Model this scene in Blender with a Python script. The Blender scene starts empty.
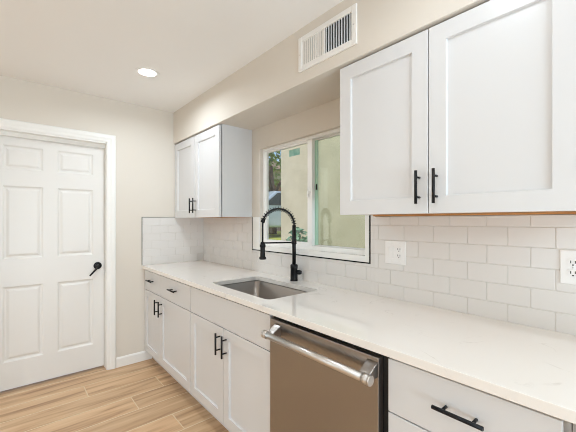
import bpy, bmesh, math, random
from mathutils import Vector, Matrix
C = bpy.context.scene.collection
SC = bpy.context.scene
R = math.radians

# ------------------------------------------------------------------ camera
H, YAW, FPX, SHIFT = 1.3392, 0.7083, 324.78, 4.9
cam_d = bpy.data.cameras.new('camera'); cam = bpy.data.objects.new('camera', cam_d); C.objects.link(cam)
cam_d.sensor_width = 36.0; cam_d.lens = FPX / 576 * 36.0; cam_d.shift_y = SHIFT / 576
cam_d.clip_start = 0.02; cam_d.clip_end = 300
cam.location = (0, 0, H); cam.rotation_euler = (math.pi / 2, 0, -YAW)
SC.camera = cam
# ------------------------------------------------------------------ world, sun, added fill lamps, exposure
SC.view_settings.view_transform = 'Standard'; SC.view_settings.look = 'None'
SC.view_settings.gamma = 1.0; SC.view_settings.use_curve_mapping = False
SC.view_settings.exposure = 0.33
SC.cycles.max_bounces = 12; SC.cycles.diffuse_bounces = 6; SC.cycles.glossy_bounces = 5
SC.cycles.transparent_max_bounces = 12; SC.cycles.caustics_reflective = False
SC.cycles.sample_clamp_indirect = 6.0; SC.cycles.filter_width = 1.0
W = bpy.data.worlds.new('World'); SC.world = W; W.use_nodes = True
wn = W.node_tree; bg = wn.nodes['Background']
sky = wn.nodes.new('ShaderNodeTexSky'); sky.sky_type = 'NISHITA'; sky.sun_disc = False
sky.sun_elevation = R(50); sky.sun_rotation = R(250); sky.air_density = 1.0; sky.dust_density = 1.5
wn.links.new(sky.outputs[0], bg.inputs[0]); bg.inputs[1].default_value = 0.15
def lamp(name, kind, loc, rot, energy, col=(1, 1, 1), **kw):
    d = bpy.data.lights.new(name, kind); d.energy = energy; d.color = col
    for k, v in kw.items(): setattr(d, k, v)
    o = bpy.data.objects.new(name, d); C.objects.link(o); o.location = loc; o.rotation_euler = rot
    return o
lamp('sun', 'SUN', (0, 0, 12), (R(38), 0, R(-62)), 2.2, (1, .95, .86), angle=R(1.0))
CAN_W, PATIO_FILL_W, SIDE_FILL_W = 6.5, 170.0, 18.0
lamp('patio_fill', 'AREA', (-0.15, -3.12, 0.75), (R(158), 0, 0), PATIO_FILL_W, (.68, .85, 1.0), shape='RECTANGLE', size=2.2, size_y=2.0)  # added fill lamp tilted up at the ceiling, outside an invented patio door
lamp('side_fill', 'AREA', (-4.36, 0.5, .90), (R(150), 0, R(-90)), SIDE_FILL_W, (.68, .85, 1.0), shape='RECTANGLE', size=2.4, size_y=1.3)  # second added fill, aimed upward from an invented side window

# ------------------------------------------------------------------ dimensions
XW, D, ZC = 1.600, 3.276, 2.442          # window wall, door wall, ceiling
XC, ZK, TK = 0.9595, 0.914, 0.030        # counter front, counter top, thickness
XD, XU, XS = 0.985, 1.280, 1.268         # base fronts, upper fronts, soffit face
ZU, ZT = 1.3685, 2.1255                  # upper cabinets bottom, soffit bottom
XL, YN = -4.2, -3.0                      # left wall, near wall

# ------------------------------------------------------------------ materials
def mat(name, col, rough=.5, metal=0, spec=.5, coat=0, bump=None, var=None):
    m = bpy.data.materials.new(name); m.use_nodes = True
    n = m.node_tree; b = n.nodes['Principled BSDF']
    b.inputs['Base Color'].default_value = (*col, 1); b.inputs['Roughness'].default_value = rough
    b.inputs['Metallic'].default_value = metal; b.inputs['Specular IOR Level'].default_value = spec
    if coat: b.inputs['Coat Weight'].default_value = coat; b.inputs['Coat Roughness'].default_value = .08
    tc = n.nodes.new('ShaderNodeTexCoord')
    if bump:
        t = n.nodes.new('ShaderNodeTexNoise'); t.inputs['Scale'].default_value = bump[0]; t.inputs['Detail'].default_value = 4
        bp = n.nodes.new('ShaderNodeBump'); bp.inputs['Strength'].default_value = bump[1]; bp.inputs['Distance'].default_value = .002
        n.links.new(tc.outputs['Object'], t.inputs['Vector']); n.links.new(t.outputs['Fac'], bp.inputs['Height'])
        n.links.new(bp.outputs['Normal'], b.inputs['Normal'])
    if var:
        t = n.nodes.new('ShaderNodeTexNoise'); t.inputs['Scale'].default_value = var[0]; t.inputs['Detail'].default_value = 5
        r = n.nodes.new('ShaderNodeValToRGB')
        r.color_ramp.elements[0].position = .35; r.color_ramp.elements[0].color = (*var[1], 1)
        r.color_ramp.elements[1].position = .65; r.color_ramp.elements[1].color = (*var[2], 1)
        n.links.new(tc.outputs['Object'], t.inputs['Vector']); n.links.new(t.outputs['Fac'], r.inputs['Fac'])
        n.links.new(r.outputs['Color'], b.inputs['Base Color'])
    return m
def lin(*c): return tuple(((v / 255) / 12.92 if v <= 10 else ((v / 255 + .055) / 1.055) ** 2.4) for v in c)
M = {}
M['wall'] = mat('wall_paint', lin(222, 214, 203), .85, bump=(180, .10))
M['ceiling'] = mat('ceiling_paint', lin(242, 240, 237), .9, bump=(90, .12))
M['trim'] = mat('trim_paint', lin(240, 238, 234), .35)
M['door'] = mat('door_paint', lin(233, 230, 226), .38)
M['cab'] = mat('cabinet_paint', lin(218, 217, 217), .32)
M['cabin'] = mat('cabinet_interior', lin(222, 214, 202), .6)
M['ply'] = mat('raw_plywood', lin(196, 140, 84), .6, var=(9, lin(186, 130, 76), lin(206, 152, 96)))
M['black'] = mat('matte_black_metal', (.012, .012, .013), .38, .6)
M['blackp'] = mat('black_plastic', (.012, .012, .012), .5)
M['tile'] = mat('white_glazed_tile', lin(223, 219, 215), .2, bump=(6, .012))
M['grout'] = mat('grout', lin(220, 215, 208), .9)
M['edge'] = mat('tile_edge_shadow', lin(110, 105, 100), .4, .7)  # dark grey for the shadow line along the tile edge
M['plate'] = mat('outlet_plastic', lin(238, 236, 234), .3)
M['slot'] = mat('outlet_slot', (.02, .02, .02), .6)
M['chrome'] = mat('brushed_chrome', (.66, .63, .60), .33, 1)
M['vinyl'] = mat('window_vinyl', lin(244, 243, 240), .35)
M['concrete'] = mat('outdoor_paving', lin(170, 164, 154), .9, var=(3, lin(160, 154, 146), lin(180, 174, 164)))
M['bark'] = mat('bark', lin(96, 78, 62), .9, var=(12, lin(80, 64, 50), lin(120, 100, 82)))
M['rubber'] = mat('tyre_rubber', (.02, .02, .02), .8)

def steel():
    m = mat('brushed_stainless', lin(164, 158, 153), .28, 1); n = m.node_tree; b = n.nodes['Principled BSDF']
    tc = n.nodes.new('ShaderNodeTexCoord'); mp = n.nodes.new('ShaderNodeMapping'); mp.inputs['Scale'].default_value = (1, 3, 400)
    t = n.nodes.new('ShaderNodeTexNoise'); t.inputs['Scale'].default_value = 2.0; t.inputs['Detail'].default_value = 3
    n.links.new(tc.outputs['Object'], mp.inputs['Vector']); n.links.new(mp.outputs['Vector'], t.inputs['Vector'])
    r = n.nodes.new('ShaderNodeMapRange'); r.inputs['To Min'].default_value = .24; r.inputs['To Max'].default_value = .38
    n.links.new(t.outputs['Fac'], r.inputs['Value']); n.links.new(r.outputs['Result'], b.inputs['Roughness'])
    b.inputs['Anisotropic'].default_value = .5
    return m
M['steel'] = steel()
def quartz():
    m = mat('white_quartz', lin(240, 235, 229), .07, coat=.3); n = m.node_tree; b = n.nodes['Principled BSDF']
    tc = n.nodes.new('ShaderNodeTexCoord')
    w = n.nodes.new('ShaderNodeTexNoise'); w.inputs['Scale'].default_value = 3.0; w.inputs['Detail'].default_value = 6; w.inputs['Distortion'].default_value = 1.2
    n.links.new(tc.outputs['Object'], w.inputs['Vector'])
    sub = n.nodes.new('ShaderNodeMath'); sub.operation = 'SUBTRACT'; sub.inputs[1].default_value = .5
    ab = n.nodes.new('ShaderNodeMath'); ab.operation = 'ABSOLUTE'
    n.links.new(w.outputs['Fac'], sub.inputs[0]); n.links.new(sub.outputs[0], ab.inputs[0])
    r = n.nodes.new('ShaderNodeValToRGB'); r.color_ramp.elements[0].color = (1, 1, 1, 1); r.color_ramp.elements[1].color = (0, 0, 0, 1)
    r.color_ramp.elements[1].position = .012
    n.links.new(ab.outputs[0], r.inputs['Fac'])
    t2 = n.nodes.new('ShaderNodeTexNoise'); t2.inputs['Scale'].default_value = 7; t2.inputs['Detail'].default_value = 2
    r2 = n.nodes.new('ShaderNodeValToRGB'); r2.color_ramp.elements[0].position = .52; r2.color_ramp.elements[1].position = .66
    n.links.new(tc.outputs['Object'], t2.inputs['Vector']); n.links.new(t2.outputs['Fac'], r2.inputs['Fac'])
    mu = n.nodes.new('ShaderNodeMath'); mu.operation = 'MULTIPLY'
    n.links.new(r.outputs['Color'], mu.inputs[0]); n.links.new(r2.outputs['Color'], mu.inputs[1])
    mu2 = n.nodes.new('ShaderNodeMath'); mu2.operation = 'MULTIPLY'; mu2.inputs[1].default_value = .30
    n.links.new(mu.outputs[0], mu2.inputs[0])
    mx = n.nodes.new('ShaderNodeMixRGB'); mx.inputs[1].default_value = (*lin(240, 235, 229), 1); mx.inputs[2].default_value = (*lin(176, 166, 158), 1)
    n.links.new(mu2.outputs[0], mx.inputs['Fac']); n.links.new(mx.outputs[0], b.inputs['Base Color'])
    return m
M['quartz'] = quartz()
def wood():
    m = mat('oak_plank', lin(205, 168, 128), .42); n = m.node_tree; b = n.nodes['Principled BSDF']
    tc = n.nodes.new('ShaderNodeTexCoord'); g = n.nodes.new('ShaderNodeNewGeometry')
    off = n.nodes.new('ShaderNodeVectorMath'); off.operation = 'SCALE'; off.inputs[0].default_value = (37, 53, 0)
    n.links.new(g.outputs['Random Per Island'], off.inputs['Scale'])
    add = n.nodes.new('ShaderNodeVectorMath'); n.links.new(tc.outputs['Object'], add.inputs[0]); n.links.new(off.outputs[0], add.inputs[1])
    mp = n.nodes.new('ShaderNodeMapping'); mp.inputs['Scale'].default_value = (1.1, 13, 1); n.links.new(add.outputs[0], mp.inputs['Vector'])
    t = n.nodes.new('ShaderNodeTexNoise'); t.inputs['Scale'].default_value = 1.5; t.inputs['Detail'].default_value = 6; t.inputs['Distortion'].default_value = .5
    n.links.new(mp.outputs[0], t.inputs['Vector'])
    r = n.nodes.new('ShaderNodeValToRGB'); e = r.color_ramp.elements
    e[0].position = .28; e[0].color = (*lin(160, 122, 90), 1); e[1].position = .74; e[1].color = (*lin(224, 191, 153), 1)
    k = e.new(.48); k.color = (*lin(203, 166, 128), 1)
    n.links.new(t.outputs['Fac'], r.inputs['Fac'])
    hs = n.nodes.new('ShaderNodeHueSaturation'); mr = n.nodes.new('ShaderNodeMapRange'); mr.inputs['To Min'].default_value = .86; mr.inputs['To Max'].default_value = 1.10
    n.links.new(g.outputs['Random Per Island'], mr.inputs['Value']); n.links.new(mr.outputs['Result'], hs.inputs['Value'])
    n.links.new(r.outputs['Color'], hs.inputs['Color']); n.links.new(hs.outputs['Color'], b.inputs['Base Color'])
    return m
M['wood'] = wood()
def glass(name, tint, ior):
    m = bpy.data.materials.new(name); m.use_nodes = True; n = m.node_tree; n.nodes.clear()
    o = n.nodes.new('ShaderNodeOutputMaterial'); mix = n.nodes.new('ShaderNodeMixShader')
    t = n.nodes.new('ShaderNodeBsdfTransparent'); t.inputs[0].default_value = (*tint, 1)
    g = n.nodes.new('ShaderNodeBsdfGlossy'); g.inputs['Roughness'].default_value = .005
    f = n.nodes.new('ShaderNodeFresnel')
    ge = n.nodes.new('ShaderNodeNewGeometry'); mr = n.nodes.new('ShaderNodeMapRange')   # same reflectance on both faces of the pane
    mr.inputs['To Min'].default_value = ior; mr.inputs['To Max'].default_value = 1 / ior
    n.links.new(ge.outputs['Backfacing'], mr.inputs['Value']); n.links.new(mr.outputs['Result'], f.inputs['IOR'])
    n.links.new(f.outputs[0], mix.inputs[0]); n.links.new(t.outputs[0], mix.inputs[1]); n.links.new(g.outputs[0], mix.inputs[2])
    n.links.new(mix.outputs[0], o.inputs[0]); return m
M['glass'] = glass('clear_glass', (.97, .985, .975), 1.5)
M['glassg'] = glass('green_tinted_glass', (.90, .955, .90), 2.1)
M['stucco'] = mat('stucco', lin(206, 196, 172), .95, bump=(60, .6), var=(2.5, lin(196, 187, 163), lin(212, 203, 180)))
def leafm(name, a, b): return mat(name, a, .55, var=(5, a, b))
M['leaf'] = leafm('tree_leaf', lin(120, 148, 84), lin(190, 204, 132))
M['leaf2'] = leafm('shrub_leaf', lin(74, 128, 104), lin(130, 170, 140))
M['lawn'] = mat('lawn_grass', lin(150, 168, 60), .95, var=(1.2, lin(132, 156, 54), lin(190, 190, 84)))
M['emit'] = bpy.data.materials.new('lit_diffuser'); M['emit'].use_nodes = True
_b = M['emit'].node_tree.nodes['Principled BSDF']; _b.inputs['Emission Color'].default_value = (1, .97, .92, 1); _b.inputs['Emission Strength'].default_value = 6

# ------------------------------------------------------------------ mesh helpers
class MB:
    def __init__(self): self.bm = bmesh.new(); self.mi = 0
    def faces(self, vs, fs):
        v = [self.bm.verts.new(p) for p in vs]
        for f in fs:
            fa = self.bm.faces.new([v[i] for i in f]); fa.material_index = self.mi
        return v
    def box(self, x0, x1, y0, y1, z0, z1):
        x0, x1 = sorted((x0, x1)); y0, y1 = sorted((y0, y1)); z0, z1 = sorted((z0, z1))
        self.faces([(x0, y0, z0), (x1, y0, z0), (x1, y1, z0), (x0, y1, z0), (x0, y0, z1), (x1, y0, z1), (x1, y1, z1), (x0, y1, z1)],
                   [(0, 3, 2, 1), (4, 5, 6, 7), (0, 1, 5, 4), (1, 2, 6, 5), (2, 3, 7, 6), (3, 0, 4, 7)]); return self
    def prism(self, poly, axis, a, b):
        """poly: 2-D points in the two other axes (in x,y,z order), extruded along axis from a to b"""
        def P(q, t):
            l = list(q); l.insert(axis, t); return tuple(l)
        n = len(poly); vs = [P(q, a) for q in poly] + [P(q, b) for q in poly]
        fs = [tuple(range(n))[::-1], tuple(range(n, 2 * n))] + [(i, (i + 1) % n, n + (i + 1) % n, n + i) for i in range(n)]
        self.faces(vs, fs); return self
    def tube(self, pts, r, n=12, cap=True):
        pts = [Vector(p) for p in pts]; k = len(pts); rr = r if hasattr(r, '__len__') else [r] * k
        t0 = (pts[1] - pts[0]).normalized(); ref = Vector((0, 0, 1)) if abs(t0.z) < .9 else Vector((1, 0, 0))
        u = t0.cross(ref).normalized(); rings = []
        for i, p in enumerate(pts):
            t = (pts[min(i + 1, k - 1)] - pts[max(i - 1, 0)]).normalized()
            u = (u - t * u.dot(t)).normalized(); w = t.cross(u)
            rings.append([self.bm.verts.new(p + (u * math.cos(a) + w * math.sin(a)) * rr[i]) for a in [2 * math.pi * j / n for j in range(n)]])
        for a, b in zip(rings, rings[1:]):
            for j in range(n):
                f = self.bm.faces.new((a[j], a[(j + 1) % n], b[(j + 1) % n], b[j])); f.smooth = True; f.material_index = self.mi
        if cap:
            for q in (rings[0][::-1], rings[-1]):
                f = self.bm.faces.new(q); f.material_index = self.mi
        return self
    def lathe(self, prof, c, n=32, axis='z', smooth=True):
        c = Vector(c)
        def P(r, h, a):
            x, y = r * math.cos(a), r * math.sin(a)
            return c + Vector({'z': (x, y, h), 'x': (h, x, y), 'y': (x, h, y)}[axis])
        rings = []
        for r, h in prof:
            rings.append([self.bm.verts.new(P(r, h, 2 * math.pi * j / n)) for j in range(n)] if r > 1e-6 else [self.bm.verts.new(P(0, h, 0))])
        for a, b in zip(rings, rings[1:]):
            for j in range(n):
                j2 = (j + 1) % n
                if len(a) == 1 and len(b) == 1: continue
                q = (a[0], b[j2], b[j]) if len(a) == 1 else (a[j], a[j2], b[0]) if len(b) == 1 else (a[j], a[j2], b[j2], b[j])
                f = self.bm.faces.new(q); f.smooth = smooth; f.material_index = self.mi
        return self
    def build(self, name, m, parent=None, root=None, bevel=0, seg=2, sharp=False):
        me = bpy.data.meshes.new(name)
        bmesh.ops.recalc_face_normals(self.bm, faces=self.bm.faces)
        base = Vector((0, 0, 0))
        top = parent
        while top is not None and top.parent: top = top.parent
        if top is not None: base = Vector(top.location)
        elif root is not None: base = Vector(root)
        if base.length: bmesh.ops.translate(self.bm, verts=self.bm.verts, vec=-base)
        self.bm.to_mesh(me); self.bm.free()
        for q in (m if isinstance(m, (list, tuple)) else [m]): me.materials.append(q)
        o = bpy.data.objects.new(name, me); C.objects.link(o)
        if parent: o.parent = parent
        elif root is not None: o.location = root
        if bevel:
            b = o.modifiers.new('bevel', 'BEVEL'); b.width = bevel; b.segments = seg; b.limit_method = 'ANGLE'; b.angle_limit = R(40)
        return o
def tag(o, label=None, cat=None, group=None, kind=None):
    for k, v in (('label', label), ('category', cat), ('group', group), ('kind', kind)):
        if v: o[k] = v
    return o
def thing(name, loc, label, cat, group=None):
    o = bpy.data.objects.new(name, None); C.objects.link(o); o.location = loc; o.empty_display_size = .1
    return tag(o, label, cat, group)
def struct(mb, name, m, parent=None, bevel=0):
    o = mb.build(name, m, parent, bevel=bevel)
    if not parent: o['kind'] = 'structure'
    return o

# ------------------------------------------------------------------ room shell
# floor: planks laid along x, staggered, with a pale grout line
def floor():
    f = MB(); f.mi = 1; f.box(XL - .15, XW + .15, YN - .15, D + .15, -.06, -.0012); f.mi = 0
    pw, L, g = .2115, 1.20, .006
    offs = [.455, .95, .699, .15, .855, -.10]
    r0 = 0
    for r in range(-32, 3):
        ya = 2.868 + r * pw; yb = ya + pw
        if yb < YN - .1 or ya > D + .15: continue
        s = offs[(-r) % 6] - 6 * L
        while s < XW + .15:
            xa, xb = max(s + g / 2, XL - .15), min(s + L - g / 2, XW + .15)
            y0, y1 = max(ya + .0045, YN - .15), min(yb - .0045, D + .15)
            if xb > xa and y1 > y0:
                e = .0008
                f.faces([(xa, y0, -.002), (xb, y0, -.002), (xb, y1, -.002), (xa, y1, -.002), (xa + e, y0 + e, 0), (xb - e, y0 + e, 0), (xb - e, y1 - e, 0), (xa + e, y1 - e, 0)],
                        [(4, 5, 6, 7), (0, 1, 5, 4), (1, 2, 6, 5), (2, 3, 7, 6), (3, 0, 4, 7)])
            s += L
    M['fgrout'] = mat('floor_grout', lin(222, 202, 172), .9)
    struct(f, 'floor', [M['wood'], M['fgrout']])
floor()
struct(MB().box(XL - .15, XW + .15, YN - .15, D + .15, ZC, ZC + .12), 'ceiling', M['ceiling'])
# far wall with the door hole
DX0, DX1, DZ1 = -.135, .665, 2.048
w = MB(); w.box(XL - .15, DX0, D, D + .14, 0, ZC); w.box(DX1, XW + .15, D, D + .14, 0, ZC); w.box(DX0, DX1, D, D + .14, DZ1, ZC)
struct(w, 'wall_far', M['wall'])
# window wall with the window hole
WY0, WY1, WZ0, WZ1 = 1.160, 2.229, 1.128, 1.945
w = MB(); w.box(XW, XW + .15, YN - .15, WY0, 0, ZC); w.box(XW, XW + .062, WY1, D, 0, ZC); w.box(XW + .062, XW + .15, WY1 + .15, D, 0, ZC); w.box(XW + .062, XW + .15, WY1, WY1 + .15, 0, WZ0); w.box(XW + .062, XW + .15, WY1, WY1 + .15, WZ1, ZC)
w.box(XW, XW + .15, WY0, WY1, 0, WZ0); w.box(XW, XW + .15, WY0, WY1, WZ1, ZC)
struct(w, 'wall_right', M['wall'])
# left wall with an added side window, near wall with an added patio opening (both unseen, for the fill lamps)
w = MB(); w.box(XL - .15, XL, YN - .15, -.75, 0, ZC); w.box(XL - .15, XL, 1.75, D, 0, ZC); w.box(XL - .15, XL, -.75, 1.75, 0, .65); w.box(XL - .15, XL, -.75, 1.75, 2.05, ZC)
struct(w, 'wall_left', M['wall'])
w = MB(); w.box(XL, -1.3, YN - .15, YN, 0, ZC); w.box(1.0, XW, YN - .15, YN, 0, ZC); w.box(-1.3, 1.0, YN - .15, YN, 2.2, ZC)
struct(w, 'wall_near', M['wall'])
fr = MB()
for a, b in ((-1.3, -1.25), (-.18, -.12), (.95, 1.0)): fr.box(a, b, YN - .12, YN - .06, 0, 2.2)
fr.box(-1.3, 1.0, YN - .12, YN - .06, 2.14, 2.2); fr.box(-1.3, 1.0, YN - .12, YN - .06, 0, .05)
pd = struct(fr, 'added_door_2', M['vinyl']); MB().box(-1.26, .96, YN - .095, YN - .088, .04, 2.15).build('glass_pane', M['glass'], pd)  # invented patio door, put in for the fill lamp behind it
fr = MB()
for a, b in ((-.75, -.70), (.47, .53), (1.70, 1.75)): fr.box(XL - .12, XL - .06, a, b, .65, 2.05)
fr.box(XL - .12, XL - .06, -.75, 1.75, .65, .70); fr.box(XL - .12, XL - .06, -.75, 1.75, 2.0, 2.05)
sw = struct(fr, 'added_window_2', M['vinyl']); MB().box(XL - .095, XL - .088, -.72, 1.72, .68, 2.02).build('glass_pane', M['glass'], sw)  # invented side window, put in for the side fill lamp
# soffit above the upper cabinets
struct(MB().box(XS, XW, YN, D, ZT, ZC), 'trim_1', M['wall']); bpy.data.objects['trim_1']['label'] = 'beige boxed soffit above the upper cabinets'
# baseboards
def bb(name, poly, axis, a, b): struct(MB().prism(poly, axis, a, b), name, M['trim'])
prof = lambda s, o: [(s, 0), (s + o * .013, 0), (s + o * .013, .075), (s + o * .009, .083), (s + o * .005, .089), (s, .089)]
bb('baseboard_far', prof(D, -1), 0, .737, 1.052)
bb('baseboard_left_of_door', prof(D, -1), 0, XL, -.213)
bpy.data.objects['baseboard_left_of_door'].name = 'baseboard_corner'
bb('baseboard_left', [(x, z) for x, z in prof(XL, 1)], 1, YN, D - .013)

# ------------------------------------------------------------------ interior door
def make_door():
    y = D + .09
    casing = MB()
    ci0, ci1, co0, co1, zt = -.143, .661, -.216, .733, 2.114
    zi = 2.046
    def strip(pts):  # mitred casing: (outer, inner) profile
        pass
    # profile of the casing from inner edge (0) to outer edge (1): (fraction, thickness)
    pr = [(0, .0), (0, .008), (.12, .011), (.35, .012), (.55, .017), (.9, .018), (1, .012), (1, 0)]
    rows = []
    for fr_, th in pr:
        a0 = ci0 + (co0 - ci0) * fr_; a1 = ci1 + (co1 - ci1) * fr_; zz = zi + (zt - zi) * fr_
        rows.append([(a0, D - th, 0), (a0, D - th, zz), (a1, D - th, zz), (a1, D - th, 0)])
    vv = [[casing.bm.verts.new(q) for q in r] for r in rows]
    for a, b in zip(vv, vv[1:]):
        for i in range(3): casing.bm.faces.new((a[i], a[i + 1], b[i + 1], b[i]))
    for i in (0, 3): casing.bm.faces.new([r[i] for r in vv])
    d = casing.build('door_1', M['trim']); d['kind'] = 'structure'; d['label'] = 'white six panel interior door with black lever in the far wall'
    j = MB(); j.box(DX0, ci0 + .014, D, D + .14, 0, 2.046) if False else None
    j.box(DX0, DX0 + .008, D - .002, D + .135, 0, 2.046); j.box(DX1 - .006, DX1, D - .002, D + .135, 0, 2.046); j.box(DX0, DX1, D - .002, D + .135, 2.034, 2.048)
    # stops behind the leaf
    j.box(DX0, DX0 + .02, y + .037, y + .05, 0, 2.03); j.box(DX1 - .018, DX1, y + .037, y + .05, 0, 2.03); j.box(DX0, DX1, y + .037, y + .05, 1.98, 2.04)
    # head stop in front of the leaf
    j.box(DX0 + .008, DX1 - .006, y - .03, y - .004, 2.002, 2.036)
    j.build('door_jamb', M['trim'], d)
    # leaf with six moulded panels
    x0, x1, z0, z1 = DX0 + .012, DX1 - .009, .014, 2.004
    cols = [(-.043, .211), (.307, .571)]; rws = [(.228, .820), (1.036, 1.617), (1.750, 1.936)]
    m = MB()
    xs = [x0, cols[0][0], cols[0][1], cols[1][0], cols[1][1], x1]; zs = [z0] + [v for r in rws for v in r] + [z1]
    for i in range(5):
        for k in range(7):
            a, b, c, e = xs[i], xs[i + 1], zs[k], zs[k + 1]
            if i % 2 == 1 and k % 2 == 1:
                loops = []
                for ins, dep in ((0, 0), (.012, .010), (.022, .011), (.036, .003), (.042, .002)):
                    loops.append([m.bm.verts.new(q) for q in ((a + ins, y + dep, c + ins), (b - ins, y + dep, c + ins), (b - ins, y + dep, e - ins), (a + ins, y + dep, e - ins))])
                for p, q in zip(loops, loops[1:]):
                    for t in range(4): m.bm.faces.new((p[t], p[(t + 1) % 4], q[(t + 1) % 4], q[t]))
                m.bm.faces.new(loops[-1])
            else:
                m.faces([(a, y, c), (b, y, c), (b, y, e), (a, y, e)], [(0, 1, 2, 3)])
    m.faces([(x0, y, z0), (x1, y, z0), (x1, y, z1), (x0, y, z1), (x0, y + .035, z0), (x1, y + .035, z0), (x1, y + .035, z1), (x0, y + .035, z1)],
            [(4, 5, 6, 7), (0, 1, 5, 4), (1, 2, 6, 5), (2, 3, 7, 6), (3, 0, 4, 7)])
    bmesh.ops.remove_doubles(m.bm, verts=m.bm.verts, dist=1e-5)
    leaf = m.build('door_leaf', M['door'], d)
    # lever: rose, neck, bar sloping down to the left as in the photo
    hx, hz = .606, .933
    l = MB(); l.lathe([(0, -.010), (.026, -.010), (.032, -.006), (.033, 0)], (hx, y, hz), 28, 'y')
    l.lathe([(0, -.05), (.0105, -.05), (.011, -.04), (.011, -.008)], (hx, y, hz), 16, 'y')
    l.tube([(hx + .006, y - .044, hz + .005), (hx - .012, y - .046, hz - .016), (hx - .045, y - .046, hz - .055), (hx - .068, y - .042, hz - .080)], [.009, .0095, .008, .0065], 12)
    l.build('lever_handle', M['black'], leaf)
    MB().box(x1 - .0005, x1 + .003, y + .006, y + .028, .86, .98).build('latch_plate', M['chrome'], leaf)
make_door()

# ------------------------------------------------------------------ backsplash
SY0, SY1, SZ = 1.122, 2.334, 1.089        # window surround, edged in black
YEND = -.52
def tiles(rects, gp, seams, zrow, pz, py, place):
    """rects: (a0,a1,z0,z1) areas; tiles clipped to them. place(a,z,depth) -> xyz"""
    m = MB(); m.mi = 1
    for a0, a1, z0, z1 in rects:
        m.faces([place(a0, z0, .0055), place(a1, z0, .0055), place(a1, z1, .0055), place(a0, z1, .0055)], [(0, 1, 2, 3)])
        for u in ((a0, z0, a1, z0), (a1, z0, a1, z1), (a1, z1, a0, z1), (a0, z1, a0, z0)):
            m.faces([place(u[0], u[1], 0), place(u[2], u[3], 0), place(u[2], u[3], .0055), place(u[0], u[1], .0055)], [(0, 1, 2, 3)])
    m.mi = 0; g = gp / 2
    for a0, a1, z0, z1 in rects:
        for r in range(-3, 12):
            za, zb = zrow + r * pz, zrow + (r + 1) * pz
            zc, zd = max(za + g, z0), min(zb - g, z1)
            if zd - zc < .004: continue
            s = seams + (py / 2 if r % 2 else 0); s -= math.ceil((s - a0) / py + 1) * py
            while s < a1:
                c, e = max(s + g, a0), min(s + py - g, a1)
                if e - c > .004:
                    b = .0014
                    m.faces([place(c, zc, .004), place(e, zc, .004), place(e, zd, .004), place(c, zd, .004),
                             place(c, zc, .0072), place(e, zc, .0072), place(e, zd, .0072), place(c, zd, .0072),
                             place(c + b, zc + b, .008), place(e - b, zc + b, .008), place(e - b, zd - b, .008), place(c + b, zd - b, .008)],
                            [(8, 9, 10, 11), (0, 1, 5, 4), (1, 2, 6, 5), (2, 3, 7, 6), (3, 0, 4, 7), (4, 5, 9, 8), (5, 6, 10, 9), (6, 7, 11, 10), (7, 4, 8, 11)])
                s += py
    return m
ZB = 1.3715
m = tiles([(SY1, D - .008, ZK, ZB), (SY0, SY1, ZK, SZ), (1.092, SY0, ZK, ZB), (.158, 1.092, ZK, 1.3625), (YEND, .158, ZK, ZB)], .0024, .437, 1.315 - 5 * .0815, .0815, .158, lambda a, z, d: (XW - d, a, z))
m = struct(m, 'trim_2', [M['tile'], M['grout']]); m['label'] = 'white subway tile backsplash along the window wall'
m = tiles([(XC + .004, XW, ZK, ZB)], .0024, 1.05, ZK, .0763, .158, lambda a, z, d: (a, D - d, z))
m = struct(m, 'trim_3', [M['tile'], M['grout']]); m['label'] = 'white subway tile backsplash on the door wall above the counter end'
e = MB(); e.box(XC, XC + .004, D - .010, D, ZK, ZB); e.box(XC, XU, D - .010, D, ZB, ZB + .0025)
struct(e, 'trim_4', M['edge'])  # dark strip painted in for a thin shadow line beside and above the tiles
# black edge strip round the foot of the window and white surround board inside it
e = MB(); t = .007
e.box(XW - .011, XW, SY1 - t, SY1, SZ, ZB); e.box(XW - .011, XW, SY0, SY0 + t, SZ, ZB); e.box(XW - .011, XW, SY0 + t, SY1 - t, SZ, SZ + t)
struct(e, 'trim_5', M['black']); bpy.data.objects['trim_5']['label'] = 'black metal edge strip around the foot of the window'
e = MB(); e.box(XW - .009, XW, WY1, SY1 - t, SZ + t, ZB); e.box(XW - .009, XW, SY0 + t, WY0, SZ + t, ZB); e.box(XW - .009, XW, WY0, WY1, SZ + t, WZ0)
e.box(XW - .009, XW + .035, WY0, WY1, WZ0 - .001, WZ0 + .004)
struct(e, 'trim_6', M['trim'], bevel=.001); bpy.data.objects['trim_6']['label'] = 'white board between window frame and black edge strip'

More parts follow.
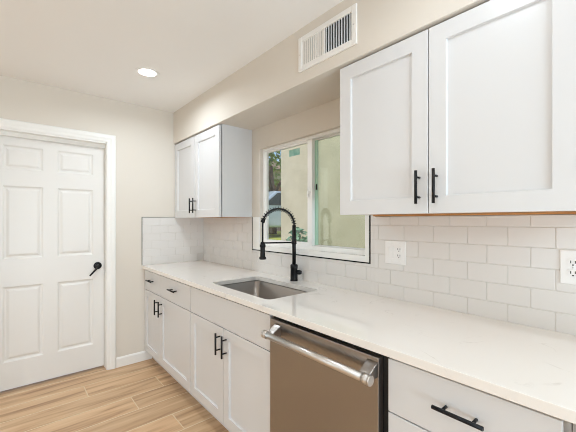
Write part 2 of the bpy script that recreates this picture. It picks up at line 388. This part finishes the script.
# ------------------------------------------------------------------ kitchen window
def make_window():
    xf, xb = XW + .03, XW + .10
    f = MB(); b = .024
    z0 = WZ0 + .004
    f.box(xf, xb, WY0, WY0 + b, z0, WZ1); f.box(xf, xf + .031, WY1 - b, WY1, z0, WZ1)
    f.box(xf, xb, WY0 + b, WY1 - b, z0, z0 + .03); f.box(xf, xb, WY0 + b, WY1 - b, WZ1 - .022, WZ1)
    win = struct(f, 'window_1', M['vinyl'], bevel=.0015); win['label'] = 'white vinyl sliding window above the sink'
    ym0, ym1 = 1.632, 1.690
    zb, zt = z0 + .03, WZ1 - .022
    # sliding sash (left, nearer the room)
    s = MB(); q = .017
    s.box(xf + .006, xf + .03, WY1 - b - q, WY1 - b, zb, zt); s.box(xf + .002, xf + .03, ym0 + .01, ym1, zb, zt)
    s.box(xf + .006, xf + .03, ym1, WY1 - b - q, zb, zb + .022); s.box(xf + .006, xf + .03, ym1, WY1 - b - q, zt - .016, zt)
    sash = s.build('sliding_sash', M['vinyl'], win, bevel=.0015)
    MB().box(xf + .015, xf + .021, ym1 - .004, WY1 - b - q + .004, zb + .018, zt - .012).build('glass_pane', M['glass'], sash)
    la = MB(); la.lathe([(0, -.012), (.010, -.012), (.014, -.006), (.015, 0)], (xf + .004, 1.676, 1.545), 18, 'x'); la.box(xf - .012, xf - .002, 1.672, 1.682, 1.51, 1.555)
    la.build('latch', M['vinyl'], sash, bevel=.002)
    MB().box(xf + .0142, xf + .015, 1.785, 1.905, 1.835, 1.885).build('sticker', mat('teal_sticker', lin(130, 178, 160), .5, var=(30, lin(115, 168, 150), lin(150, 190, 175))), sash)
    # fixed sash (right, outside)
    s = MB()
    s.box(xf + .036, xf + .06, ym0 + .043, ym1 + .012, zb, zt); s.box(xf + .036, xf + .06, WY0 + b, WY0 + b + .014, zb, zt)
    s.box(xf + .036, xf + .06, WY0 + b + .014, ym0 + .043, zb, zb + .006); s.box(xf + .036, xf + .06, WY0 + b + .014, ym0 + .043, zt - .008, zt)
    fx = s.build('fixed_sash', M['vinyl'], win, bevel=.0015)
    MB().box(xf + .044, xf + .050, WY0 + b + .01, ym0 + .046, zb + .002, zt - .004).build('glass_pane', M['glassg'], fx)
    gs = MB().box(xf + .034, xf + .043, ym0 - .012, ym0 + .042, zb + .006, zt - .008).build('green_reflection_strip', mat('green_edge_reflection', lin(178, 214, 194), .35), fx)  # green reflection at the pane's edge, put into the strip's colour
    MB().box(xf + .0305, xf + .034, ym0 - .010, ym0 + .001, 1.560, 1.602).build('clip', M['blackp'], fx)
make_window()

# ------------------------------------------------------------------ cabinets
def pull_mesh(mb, axis, c, L, x_face):
    """bar pull: axis 'y' or 'z'; c centre (y,z) on the face x_face, standing out towards -x"""
    y, z = c; xb = x_face - .032
    d = Vector((0, 1, 0)) if axis == 'y' else Vector((0, 0, 1))
    p = Vector((xb, y, z))
    mb.tube([p - d * L / 2, p + d * L / 2], .0060, 14)
    for s in (-1, 1):
        q = p + d * s * L * .30
        mb.tube([q + Vector((.004, 0, 0)), q + Vector((.0325, 0, 0))], .0045, 10)
def shaker(xf, y0, y1, z0, z1, rail=.062, th=.019):
    m = MB()
    y0, y1 = sorted((y0, y1)); r = rail; dp, sl = .0105, .0025
    def rect(ins, x): return [m.bm.verts.new(q) for q in ((x, y0 + ins, z0 + ins), (x, y1 - ins, z0 + ins), (x, y1 - ins, z1 - ins), (x, y0 + ins, z1 - ins))]
    L = [rect(0, xf + th), rect(0, xf + .0012), rect(.0012, xf), rect(r, xf), rect(r + sl, xf + dp)]
    for a, b in zip(L, L[1:]):
        for i in range(4): m.bm.faces.new((a[i], a[(i + 1) % 4], b[(i + 1) % 4], b[i]))
    m.bm.faces.new(L[-1]); m.bm.faces.new(L[0][::-1]); return m
def slab(xf, y0, y1, z0, z1, th=.019):
    return MB().box(xf, xf + th, y0, y1, z0, z1)
def add_front(root, kind, y0, y1, z0, z1, xf, handle=None, rail=.062):
    if kind == 'door': o = shaker(xf, y0, y1, z0, z1, rail).build('cabinet_door', M['cab'], root)
    else: o = slab(xf, y0, y1, z0, z1).build({'drawer': 'drawer_front', 'false': 'false_front'}[kind], M['cab'], root, bevel=.0015)
    if handle:
        h = MB(); pull_mesh(h, *handle, xf); h = h.build('handle', M['black'], o)
    return o
def carcass(root, x0, x1, y0, y1, z0, z1, top=True):
    m = MB(); t = .016
    m.box(x0, x1, y0, y0 + t, z0, z1); m.box(x0, x1, y1 - t, y1, z0, z1); m.box(x0, x1, y0 + t, y1 - t, z0, z0 + t); m.box(x1 - .006, x1, y0 + t, y1 - t, z0 + t, z1)
    # face frame
    m.box(x0, x0 + .018, y0 + t, y0 + .038, z0 + t, z1); m.box(x0, x0 + .018, y1 - .038, y1 - t, z0 + t, z1)
    m.box(x0, x0 + .018, y0 + .038, y1 - .038, z1 - .03, z1)
    if top: m.box(x0 + .018, x1 - .006, y0 + t, y1 - t, z1 - t, z1)
    return m.build('carcass', M['cab'], root)
ZKB = ZK - TK
def base_cab(y0, y1, label, fronts, group='white base cabinets under the counter'):
    r = thing('base_cabinet', (XD + .3, (y0 + y1) / 2, 0), label, 'cabinet', group)
    carcass(r, XD + .030, XW - .002, y0, y1, .10, ZKB, top=False)
    tk = MB().box(XD + .075, XD + .09, y0, y1, 0, .10); tk.box(XD + .09, XW - .01, y0, y0 + .016, 0, .10); tk.box(XD + .09, XW - .01, y1 - .016, y1, 0, .10)
    tk.build('toe_kick', M['cab'], r)
    for kind, a, b, c, d, h in fronts: add_front(r, kind, a, b, c, d, XD, h)
    return r
ZD0, ZD1, ZE0, ZE1 = .105, .6845, .6895, .868
sp = 2.848
base_cab(2.2265, D - .002, 'white base cabinet in the corner by the door, with two small drawers', [
    ('drawer', sp + .0024, D - .004, ZE0, ZE1, ('y', (3.06, .792), .135)), ('drawer', 2.228, sp - .0024, ZE0, ZE1, ('y', (2.525, .792), .135)),
    ('door', sp + .0024, D - .003, ZD0, ZD1, ('z', (sp + .048, .588), .13)), ('door', 2.228, sp - .0024, ZD0, ZD1, ('z', (sp - .048, .588), .13))])
sp = 1.755
base_cab(1.2845, 2.2245, 'white sink base cabinet with a plain false front, left of the dishwasher', [
    ('false', 1.286, 2.2225, ZE0, ZE1, None),
    ('door', sp + .0024, 2.2225, ZD0, ZD1, ('z', (sp + .038, .588), .132)), ('door', 1.286, sp - .0024, ZD0, ZD1, ('z', (sp - .038, .588), .132))])
base_cab(.148, .6255, 'white drawer cabinet just right of the dishwasher', [
    ('drawer', .160, .622, ZE0, ZE1, ('y', (.386, .787), .138)), ('drawer2', 0, 0, 0, 0, None)][:1] + [
    ('door', .160, .622, .402, .6845, ('y', (.386, .545), .138)), ('door', .160, .622, ZD0, .395, ('y', (.386, .25), .138))])
base_cab(YEND, .146, 'white base cabinet at the right frame edge, second from the dishwasher', [
    ('drawer', YEND + .012, .132, ZE0, ZE1, ('y', (-.2, .787), .138)),
    ('door', YEND + .012, .132, ZD0, ZD1, ('z', (.09, .588), .13))])
def upper_cab(y0, y1, ysplit, label, hz, hoff):
    r = thing('wall_cabinet', (XU + .15, (y0 + y1) / 2, ZU), label, 'cabinet', 'white upper cabinets')
    m = MB(); t = .016; x0, x1 = XU + .027, XW - .002
    zb = ZU + .004
    m.box(x0, x1, y0, y0 + t, zb, ZT); m.box(x0, x1, y1 - t, y1, zb, ZT); m.box(x1 - .006, x1, y0 + t, y1 - t, zb, ZT)
    m.box(x0, x1 - .006, y0 + t, y1 - t, ZT - t, ZT); m.box(x0, x0 + .018, y0 + t, y1 - t, zb, zb + .03)
    m.box(x0, x0 + .018, ysplit - .02, ysplit + .02, zb + .03, ZT - t)
    m.build('carcass', M['cab'], r)
    MB().box(x0 + .018, x1 - .006, y0 + t, y1 - t, zb + .001, zb + .013).build('bottom_panel', M['ply'], r)
    MB().box(XW - .035, XW - .009 if y0 > 2 else XW - .0005, y0 + .002, y1 - .002, zb - (.002 if y0 > 2 else .0075), zb - .0003).build('mounting_rail', M['ply'], r)
    for a, b, s in ((y0 + .002, ysplit - .0024, -1), (ysplit + .0024, y1 - .002, 1)):
        add_front(r, 'door', a, b, ZU + .001, ZT - .012, XU, ('z', (ysplit + s * hoff, hz), .135), rail=.068)
    return r
upper_cab(2.345, D - .004, 2.808, 'white two door upper cabinet in the corner, left of the window', 1.478, .036)
upper_cab(.162, 1.089, .6265, 'large white two door upper cabinet right of the window, below the vent', 1.476, .036)

# ------------------------------------------------------------------ countertop with the sink cut-out
SX0, SX1, SKY0, SKY1 = 1.055, 1.450, 1.395, 2.055
def rrect(x0, x1, y0, y1, r, n=8):
    pts = []
    for cx, cy, a0 in ((x1 - r, y1 - r, 0), (x0 + r, y1 - r, 90), (x0 + r, y0 + r, 180), (x1 - r, y0 + r, 270)):
        for i in range(n + 1):
            a = R(a0 + 90 * i / n); pts.append((cx + r * math.cos(a), cy + r * math.sin(a)))
    return pts
def counter():
    m = MB(); bm = m.bm
    def loop(pts, z):
        v = [bm.verts.new((x, y, z)) for x, y in pts]
        return v, [bm.edges.new((v[i], v[(i + 1) % len(v)])) for i in range(len(v))]
    outer = [(XC, YEND), (XW - .001, YEND), (XW - .001, D - .001), (XC, D - .001)]
    inner = rrect(SX0, SX1, SKY0, SKY1, .035)
    rings = []
    for z in (ZKB, ZK):
        vo, eo = loop(outer, z); vi, ei = loop(inner, z)
        bmesh.ops.triangle_fill(bm, use_beauty=True, edges=eo + ei)
        rings.append((vo, vi))
    for k in (0, 1):
        a, b = rings[0][k], rings[1][k]; n = len(a)
        for i in range(n): bm.faces.new((a[i], a[(i + 1) % n], b[(i + 1) % n], b[i]))
    o = m.build('countertop', M['quartz'], None, root=(XW - .32, 1.4, ZKB), bevel=.0018)
    tag(o, 'white quartz countertop running along the window wall with faint grey veins', 'countertop')
counter()
def sink():
    r = thing('undermount_sink', ((SX0 + SX1) / 2, (SKY0 + SKY1) / 2, .66), 'stainless steel undermount sink set in the white countertop', 'sink')
    m = MB(); bm = m.bm
    g = -.006
    lv = [(g - .025, ZKB - .002, .05), (g, ZKB - .002, .04), (g + .004, ZKB - .006, .04), (g + .012, .70, .045), (g + .022, .682, .05), (g + .04, .676, .06)]
    L = []
    for ins, z, rad in lv:
        L.append([bm.verts.new((x, y, z)) for x, y in rrect(SX0 + ins, SX1 - ins, SKY0 + ins, SKY1 - ins, max(rad, .01))])
    for a, b in zip(L, L[1:]):
        n = len(a)
        for i in range(n):
            f = bm.faces.new((a[i], a[(i + 1) % n], b[(i + 1) % n], b[i])); f.smooth = True
    bm.faces.new(L[-1])
    o = m.build('basin', M['steel'], r)
    sd = o.modifiers.new('thickness', 'SOLIDIFY'); sd.thickness = .0015; sd.offset = -1
    MB().lathe([(0, .6775), (.03, .6775), (.036, .680), (.045, .680), (.046, .6765)], ((SX0 + SX1) / 2 + .03, (SKY0 + SKY1) / 2, 0), 28).build('drain', M['chrome'], r)
sink()

# ------------------------------------------------------------------ faucet
def faucet():
    fx, fy = 1.535, 1.726
    r = thing('kitchen_faucet', (fx, fy, ZK), 'matte black spring neck pull-down faucet standing behind the sink', 'faucet')
    b = M['black']
    d = Vector((-.2, .098, 0)).normalized(); P = Vector((fx, fy, ZK))
    MB().lathe([(0, 0), (.027, 0), (.027, .006), (.026, .010), (.025, .085), (.0265, .088), (.0265, .112), (.020, .118), (0, .118)], P, 28).build('base', b, r)
    h = MB(); s = Vector((.45, -.89, 0)).normalized()
    a = P + Vector((0, 0, .062)); h.tube([a + s * .015, a + s * .046], .0165, 18); h.tube([a + s * .046, a + s * .055], [.0165, .012], 18)
    h.build('lever_handle', b, r)
    ri = MB(); ri.tube([P + Vector((0, 0, .11)), P + Vector((0, 0, .395))], .0135, 18); ri.build('riser_tube', b, r)
    # arch path
    reach, zr, zt = .226, .395, .0
    R0 = reach / 2; ctr = P + d * R0 + Vector((0, 0, zr + .005))
    def arch(t):  # t in 0..1 from riser to the spray side, slightly flattened
        an = math.pi * (1 - t)
        return ctr + d * (math.cos(an) * R0) + Vector((0, 0, math.sin(an) * R0 * .98))
    path = [P + Vector((0, 0, .39))] + [arch(i / 40) for i in range(0, 41)]
    ho = path + [P + d * reach + Vector((0, 0, .34)), P + d * reach + Vector((0, 0, .28))]
    MB().tube(ho, .0060, 12).build('hose', b, r)
    # coil spring wound round the hose, riser top to past the crown
    cp = [arch(i / 200) for i in range(0, 181)]
    acc = [0]
    for p, q in zip(cp, cp[1:]): acc.append(acc[-1] + (q - p).length)
    turns = acc[-1] / .0172; pts = []
    side = d.cross(Vector((0, 0, 1))).normalized()
    NN = int(turns * 12)
    for k in range(NN + 1):
        sL = acc[-1] * k / NN
        i = max(j for j in range(len(acc)) if acc[j] <= sL + 1e-9); i = min(i, len(cp) - 2)
        u = (sL - acc[i]) / max(acc[i + 1] - acc[i], 1e-9); p = cp[i].lerp(cp[i + 1], u); t = (cp[i + 1] - cp[i]).normalized()
        n = side.cross(t); an = 2 * math.pi * turns * k / NN
        pts.append(p + (side * math.cos(an) + n * math.sin(an)) * .0155)
    MB().tube(pts, .0027, 6).build('spring', b, r)
    co = MB(); t = (cp[-1] - cp[-2]).normalized(); co.tube([cp[-1] - t * .004, cp[-1] + t * .022], .0145, 16); co.build('spring_collar', b, r)
    S = P + d * reach
    hd = MB(); hd.lathe([(q, h_ + .054) for q, h_ in [(0, .226), (.010, .226), (.0155, .219), (.0165, .19), (.0165, .15), (.0175, .145), (.0175, .125), (.024, .120), (.0245, .108), (.020, .104), (0, .104)]], S, 24)
    hd.build('spray_head', b, r)
    br = MB(); z = Vector((0, 0, .272)); br.tube([P + z, S + z - d * .012], .0055, 12)
    br.lathe([(.0136, -.012), (.0185, -.012), (.0185, .012), (.0136, .012)], P + z, 20); br.lathe([(.0165, -.010), (.0205, -.010), (.0205, .010), (.0165, .010)], S + z - Vector((0, 0, .02)), 20)
    br.build('docking_arm', b, r)
faucet()

# ------------------------------------------------------------------ dishwasher
def dishwasher():
    r = thing('dishwasher', (XD + .3, .955, 0), 'stainless steel dishwasher with bar handle built in under the counter', 'dishwasher')
    xf = .972
    tb = MB().box(XD + .02, XW - .03, .632, 1.279, .10, ZKB - .003); tb.build('tub', M['blackp'], r)
    MB().box(XD + .065, XD + .08, .632, 1.279, .002, .10).build('toe_panel', M['blackp'], r)
    p = MB(); p.box(xf, XD + .018, .653, 1.272, .115, .862); p.build('door_panel', M['steel'], r, bevel=.003)
    z, x = .803, .917
    br = MB(); br.tube([(x, .668, z), (x, 1.226, z)], .0150, 24)
    bar = br.build('handle_bar', M['chrome'], r)
    for a, s in ((.644, 1), (1.250, -1)):
        c = MB(); c.tube([(x, a, z), (x, a + s * .004, z), (x, a + s * .005, z), (x, a + s * .011, z), (x, a + s * .012, z), (x, a + s * .032, z)], [.0175, .0185, .0165, .0165, .0185, .0185], 24)
        c.build('end_cap', M['chrome'], bar)
    for y in (.676, 1.204):
        c = MB(); c.prism([(xf, .848), (xf, .795), (x + .004, .792), (x - .002, .812), (x + .012, .822)], 1, y - .022, y + .022)
        c.build('handle_bracket', M['steel'], bar, bevel=.0015)
dishwasher()

# ------------------------------------------------------------------ outlets
def outlet_face(par, y, z, h=.0):
    """slots of one receptacle, centred on y,z at face x"""
    x = XW - .0145 - h
    for a, b in ((-.0078, -.0052), (.0052, .0078)): MB().box(x - .0006, x + .001, y + a, y + b, z - .004, z + .006).build('slot', M['slot'], par)
    MB().lathe([(0, -.0006), (.0026, -.0006), (.0026, .001)], (x, y, z - .010), 12, 'x').build('ground_hole', M['slot'], par)
def plate(r, y0, y1, z0, z1):
    return MB().box(XW - .0125, XW - .008, y0, y1, z0, z1).build('cover_plate', M['plate'], r, bevel=.002)
def outlets():
    y0, y1, z0, z1 = .898, 1.022, 1.104, 1.231; zc = (z0 + z1) / 2; yc = (y0 + y1) / 2
    r = thing('switch_outlet_plate', (XW - .008, yc, z0), 'white double plate with rocker switch and outlet, on tiles beside the window', 'outlet', 'electrical plates on the backsplash')
    plate(r, y0, y1, z0, z1)
    ys, yo = yc + .0235, yc - .0235
    k = MB(); k.box(XW - .0145, XW - .012, ys - .0165, ys + .0165, zc - .033, zc + .033); k.build('rocker_frame', M['plate'], r, bevel=.0008)
    k = MB(); k.prism([(XW - .0145, zc - .030), (XW - .0155, zc - .030), (XW - .0145, zc), (XW - .0185, zc + .030), (XW - .0145, zc + .030)], 1, ys - .0135, ys + .0135); k.build('rocker_switch', M['plate'], r)
    k = MB().box(XW - .0145, XW - .012, yo - .0165, yo + .0165, zc - .033, zc + .033); k = k.build('receptacle', M['plate'], r, bevel=.0008)
    outlet_face(k, yo, zc + .019); outlet_face(k, yo, zc - .015)
    for yy in (ys, yo):
        for zz in (zc - .048, zc + .048):
            s = MB(); s.lathe([(0, -.0012), (.0028, -.0008), (.003, .001)], (XW - .0125, yy, zz), 10, 'x'); s.build('screw', M['plate'], r)
    y0, y1 = .189, .265; z0, z1 = 1.103, 1.229; zc = (z0 + z1) / 2; yc = (y0 + y1) / 2
    r = thing('wall_outlet', (XW - .008, yc, z0), 'white duplex outlet on the tiles at the right frame edge', 'outlet', 'electrical plates on the backsplash')
    plate(r, y0, y1, z0, z1)
    k = MB()
    for s_ in (-1, 1):
        k.prism([(yc + .0172 * math.cos(a), zc + s_ * .0195 + max(-.0125, min(.0125, .0172 * math.sin(a)))) for a in [2 * math.pi * i / 32 for i in range(32)]], 0, XW - .0145, XW - .012)
    k = k.build('receptacle', M['plate'], r)
    outlet_face(k, yc, zc + .0195); outlet_face(k, yc, zc - .0195)
    MB().lathe([(0, -.0012), (.0028, -.0008), (.003, .001)], (XW - .0125, yc, zc), 10, 'x').build('screw', M['chrome'], r)
outlets()

# ------------------------------------------------------------------ air vent on the soffit
def vent():
    y0, y1, z0, z1 = .967, 1.379, 2.189, 2.384
    r = thing('air_vent', (XS, (y0 + y1) / 2, z0), 'white metal air vent with vertical slats on the soffit', 'vent')
    a0, a1, b0, b1 = .998, 1.350, 2.221, 2.355; ym = 1.178
    f = MB(); x1 = XS; x0 = XS - .010
    f.box(x0, x1, y0, a0, z0, z1); f.box(x0, x1, a1, y1, z0, z1); f.box(x0, x1, a0, a1, z0, b0); f.box(x0, x1, a0, a1, b1, z1); f.box(x0, x1, ym - .006, ym + .006, b0, b1)
    f.build('frame', M['trim'], r, bevel=.003)
    MB().box(XS - .0015, XS - .0002, a0, a1, b0, b1).build('duct_backing', M['blackp'], r)
    n = 10
    for half, (p, q), ang in ((0, (a0, ym - .006), 62), (1, (ym + .006, a1), -38)):
        for i in range(n):
            y = p + (i + .5) * (q - p) / n; s = MB(); L = .0072
            ca, sa = math.cos(R(ang)), math.sin(R(ang))
            if half: ca, sa = .42, .9      # closed slats: nearly flat
            else: ca, sa = .88, -.2
            c = (XS - .0055, y); t = .0006
            if half: dx, dy = .0014, .0083
            else: dx, dy = .0046, -.0004
            s.prism([(c[0] - dx - t, c[1] - dy), (c[0] - dx + t, c[1] - dy), (c[0] + dx + t, c[1] + dy), (c[0] + dx - t, c[1] + dy)], 2, b0, b1)
            s.build('slat', M['trim'], r)
    for yy in (y0 + .014, y1 - .014):
        s = MB(); s.lathe([(0, -.002), (.003, -.0015), (.0035, .001)], (x0, yy, (z0 + z1) / 2), 10, 'x')
        s.build('screw', M['chrome'], r)
vent()

# ------------------------------------------------------------------ recessed ceiling lights (one in view, one read from cabinet shadows, four added to brighten)
CANS = [(.775, .45, 'added round recessed ceiling light overhead near the dishwasher, unseen', 2.4), (.775, 2.507, 'round recessed ceiling light, lit, above the door end of the kitchen', 6.6),  # first one added for light on the counter
        (.775, -1.6, 'round recessed ceiling light behind the camera by the counter', 3.0), (-1.9, 2.507, 'added round recessed ceiling light left of the interior door, unseen', 12.0),
        (-1.9, .45, 'added round recessed ceiling light over the open floor at left, unseen', 10.0), (-1.9, -1.6, 'added round recessed ceiling light in the near left corner, unseen', 11.0)]  # whole left row is added to brighten the room
def can(x, y, label, watt=CAN_W):
    r = thing('recessed_light', (x, y, ZC), label, 'light', 'recessed ceiling lights')
    MB().lathe([(.062, -.001), (.064, -.0055), (.080, -.004), (.084, 0)], (x, y, ZC), 40).build('trim_ring', M['trim'], r)
    MB().lathe([(0, -.0028), (.063, -.0028), (.063, -.0005)], (x, y, ZC), 40).build('diffuser', M['emit'], r)
    l = lamp('can_lamp', 'AREA', (0, 0, -.008), (0, 0, 0), watt, (.80, .91, 1), shape='DISK', size=.12, spread=R(165))
    l.parent = r
for c in CANS: can(*c)

# ------------------------------------------------------------------ outside the window
rng = random.Random(4)
g = MB().box(XW + .15, 60, -25, 60, -.25, -.12); g = g.build('ground', M['lawn']); g['kind'] = 'structure'
g = MB().box(2.5, 60, 5.6, 60, -.12, .85); g = g.build('lawn_terrace', M['lawn']); g['kind'] = 'structure'
g = MB().box(XW + .15, 3.6, -3.5, 5.2, -.12, -.08); g = g.build('patio_slab', M['concrete']); g['kind'] = 'structure'
def ext_wall():
    r = thing('stucco_building', (4.0, 2.0, -.12), 'beige stucco building wall close outside the window', 'building')
    m = MB(); m.box(3.6, 4.4, -6.0, 4.39, -.12, 2.78); m.build('stucco_wall', M['stucco'], r)
    m = MB(); m.box(3.5, 4.6, -6.0, 4.5, 2.78, 2.92); m.build('eave', M['trim'], r)
ext_wall()
def leaves(mb, c, rad, n, size, flat=1.0):
    for _ in range(n):
        while True:
            p = Vector((rng.uniform(-1, 1), rng.uniform(-1, 1), rng.uniform(-1, 1)))
            if .35 < p.length < 1: break
        p = Vector(c) + Vector((p.x * rad[0], p.y * rad[1], p.z * rad[2]))
        u = Vector((rng.gauss(0, 1), rng.gauss(0, 1), rng.gauss(0, .6))).normalized(); v = u.cross(Vector((rng.gauss(0, 1), rng.gauss(0, 1), rng.gauss(0, 1)))).normalized(); w = u.cross(v)
        s = size * rng.uniform(.6, 1.3)
        mb.faces([tuple(p - u * s), tuple(p + v * s * .42 + w * s * .08), tuple(p + u * s), tuple(p - v * s * .42 + w * s * .08)], [(0, 1, 2), (0, 2, 3)])
def shrub(x, y, h, w_, label, zb=-.08):
    r = thing('shrub', (x, y, zb), label, 'shrub', 'shrubs along the stucco wall')
    m = MB(); leaves(m, (x, y, zb + h * .55), (w_, w_, h * .52), 900, .06); m.build('foliage', M['leaf2'], r)
    m = MB()
    for k in range(5): m.tube([(x, y, zb - .005), (x + rng.uniform(-.6, .6) * w_, y + rng.uniform(-.6, .6) * w_, zb + h * .7)], [.012, .005], 6)
    m.build('stem', M['bark'], r)
def tree(x, y, h, label, zb=.85):
    r = thing('tree', (x, y, zb), label, 'tree')
    m = MB(); m.tube([(x, y, zb - .02), (x + .05, y, h * .3), (x - .05, y + .05, h * .6)], [.16, .12, .06], 10)
    for k in range(5):
        a = k * 1.26; m.tube([(x, y, h * .4), (x + math.cos(a) * h * .2, y + math.sin(a) * h * .2, h * .7)], [.06, .02], 8)
    m.build('trunk', M['bark'], r)
    m = MB()
    for k in range(9):
        a = rng.uniform(0, 6.28); q = rng.uniform(0, h * .24)
        leaves(m, (x + math.cos(a) * q, y + math.sin(a) * q, h * rng.uniform(.55, .9)), (h * .17, h * .17, h * .13), 330, .12)
    m.build('foliage', M['leaf'], r)
def nb_house(ax, ay, rot, label):
    r = thing('neighbor_house', (ax, ay, .85), label, 'house'); 
    m = MB(); m.box(ax - 5, ax + 5, ay - 3, ay + 3, .85, 3.3); m.build('house_wall', mat('brick_house_wall', lin(168, 120, 92), .9, var=(6, lin(158, 110, 84), lin(178, 132, 104))), r)
    m = MB(); m.box(ax - 5.5, ax + 5.5, ay - 3.6, ay + 3.6, 3.3, 3.75); m.build('fascia', mat('house_fascia', lin(214, 200, 180), .8), r)
    m = MB(); m.prism([(ay - 3.8, 3.75), (ay + 3.8, 3.75), (ay, 5.0)], 0, ax - 5.6, ax + 5.6); m.build('roof', mat('roof_shingle', lin(150, 128, 108), .9, var=(8, lin(138, 116, 98), lin(164, 142, 122))), r)
    for dx in (-3.2, -.5, 2.4):
        m = MB(); m.box(ax + dx - .6, ax + dx + .6, ay - 3.04, ay - 2.98, 1.7, 2.8); wf = m.build('house_window', M['trim'], r)
        MB().box(ax + dx - .53, ax + dx + .53, ay - 3.05, ay - 3.04, 1.77, 2.73).build('window_pane', mat('dark_pane', lin(60, 74, 84), .1), wf)
def car(x, y, rot, label):
    r = thing('parked_car', (x, y, .85), label, 'car'); r.rotation_euler[2] = 0
    pr_ = [(-2.15, .30), (-2.2, .62), (-2.05, .82), (-1.35, .90), (-.75, 1.36), (.55, 1.40), (1.35, .98), (2.05, .88), (2.2, .60), (2.15, .30)]
    m = MB(); m.prism([(x + a, b + .85) for a, b in pr_], 1, y - .85, y + .85); m.build('body', mat('blue_grey_car_paint', lin(178, 190, 204), .25, .2, coat=1), r, bevel=.06, seg=3)
    m = MB(); m.prism([(x + a, b + .85) for a, b in ((-1.2, .93), (-.7, 1.30), (.5, 1.33), (1.15, .98))], 1, y - .86, y + .86); m.build('side_glass', mat('car_glass', lin(40, 48, 54), .08), r)
    for a in (-1.35, 1.38):
        for s in (-1, 1):
            wh = MB(); wh.lathe([(0, -.1), (.2, -.1), (.31, -.09), (.33, -.05), (.33, .05), (.31, .09), (.2, .1), (0, .1)], (x + a, y + s * .8, .33 + .85), 24, 'y'); wh.build('wheel', M['rubber'], r)
shrub(3.16, 3.42, 1.26, .27, 'green shrub against the stucco wall seen through the left window pane')
tree(7.4, 9.5, 5.6, 'leafy green tree outside beyond the stucco wall')
nb_house(9.6, 15.6, 0, 'neighbouring brick house with pale fascia far outside the window')
car(6.6, 8.2, 0, 'blue grey car parked on the lawn side outside the window')
shrub(9.4, 11.9, 1.3, .5, 'green bush on the raised lawn beside the leafy tree', .85)
bpy.data.objects['shrub.001']['group'] = 'bushes on the lawn'
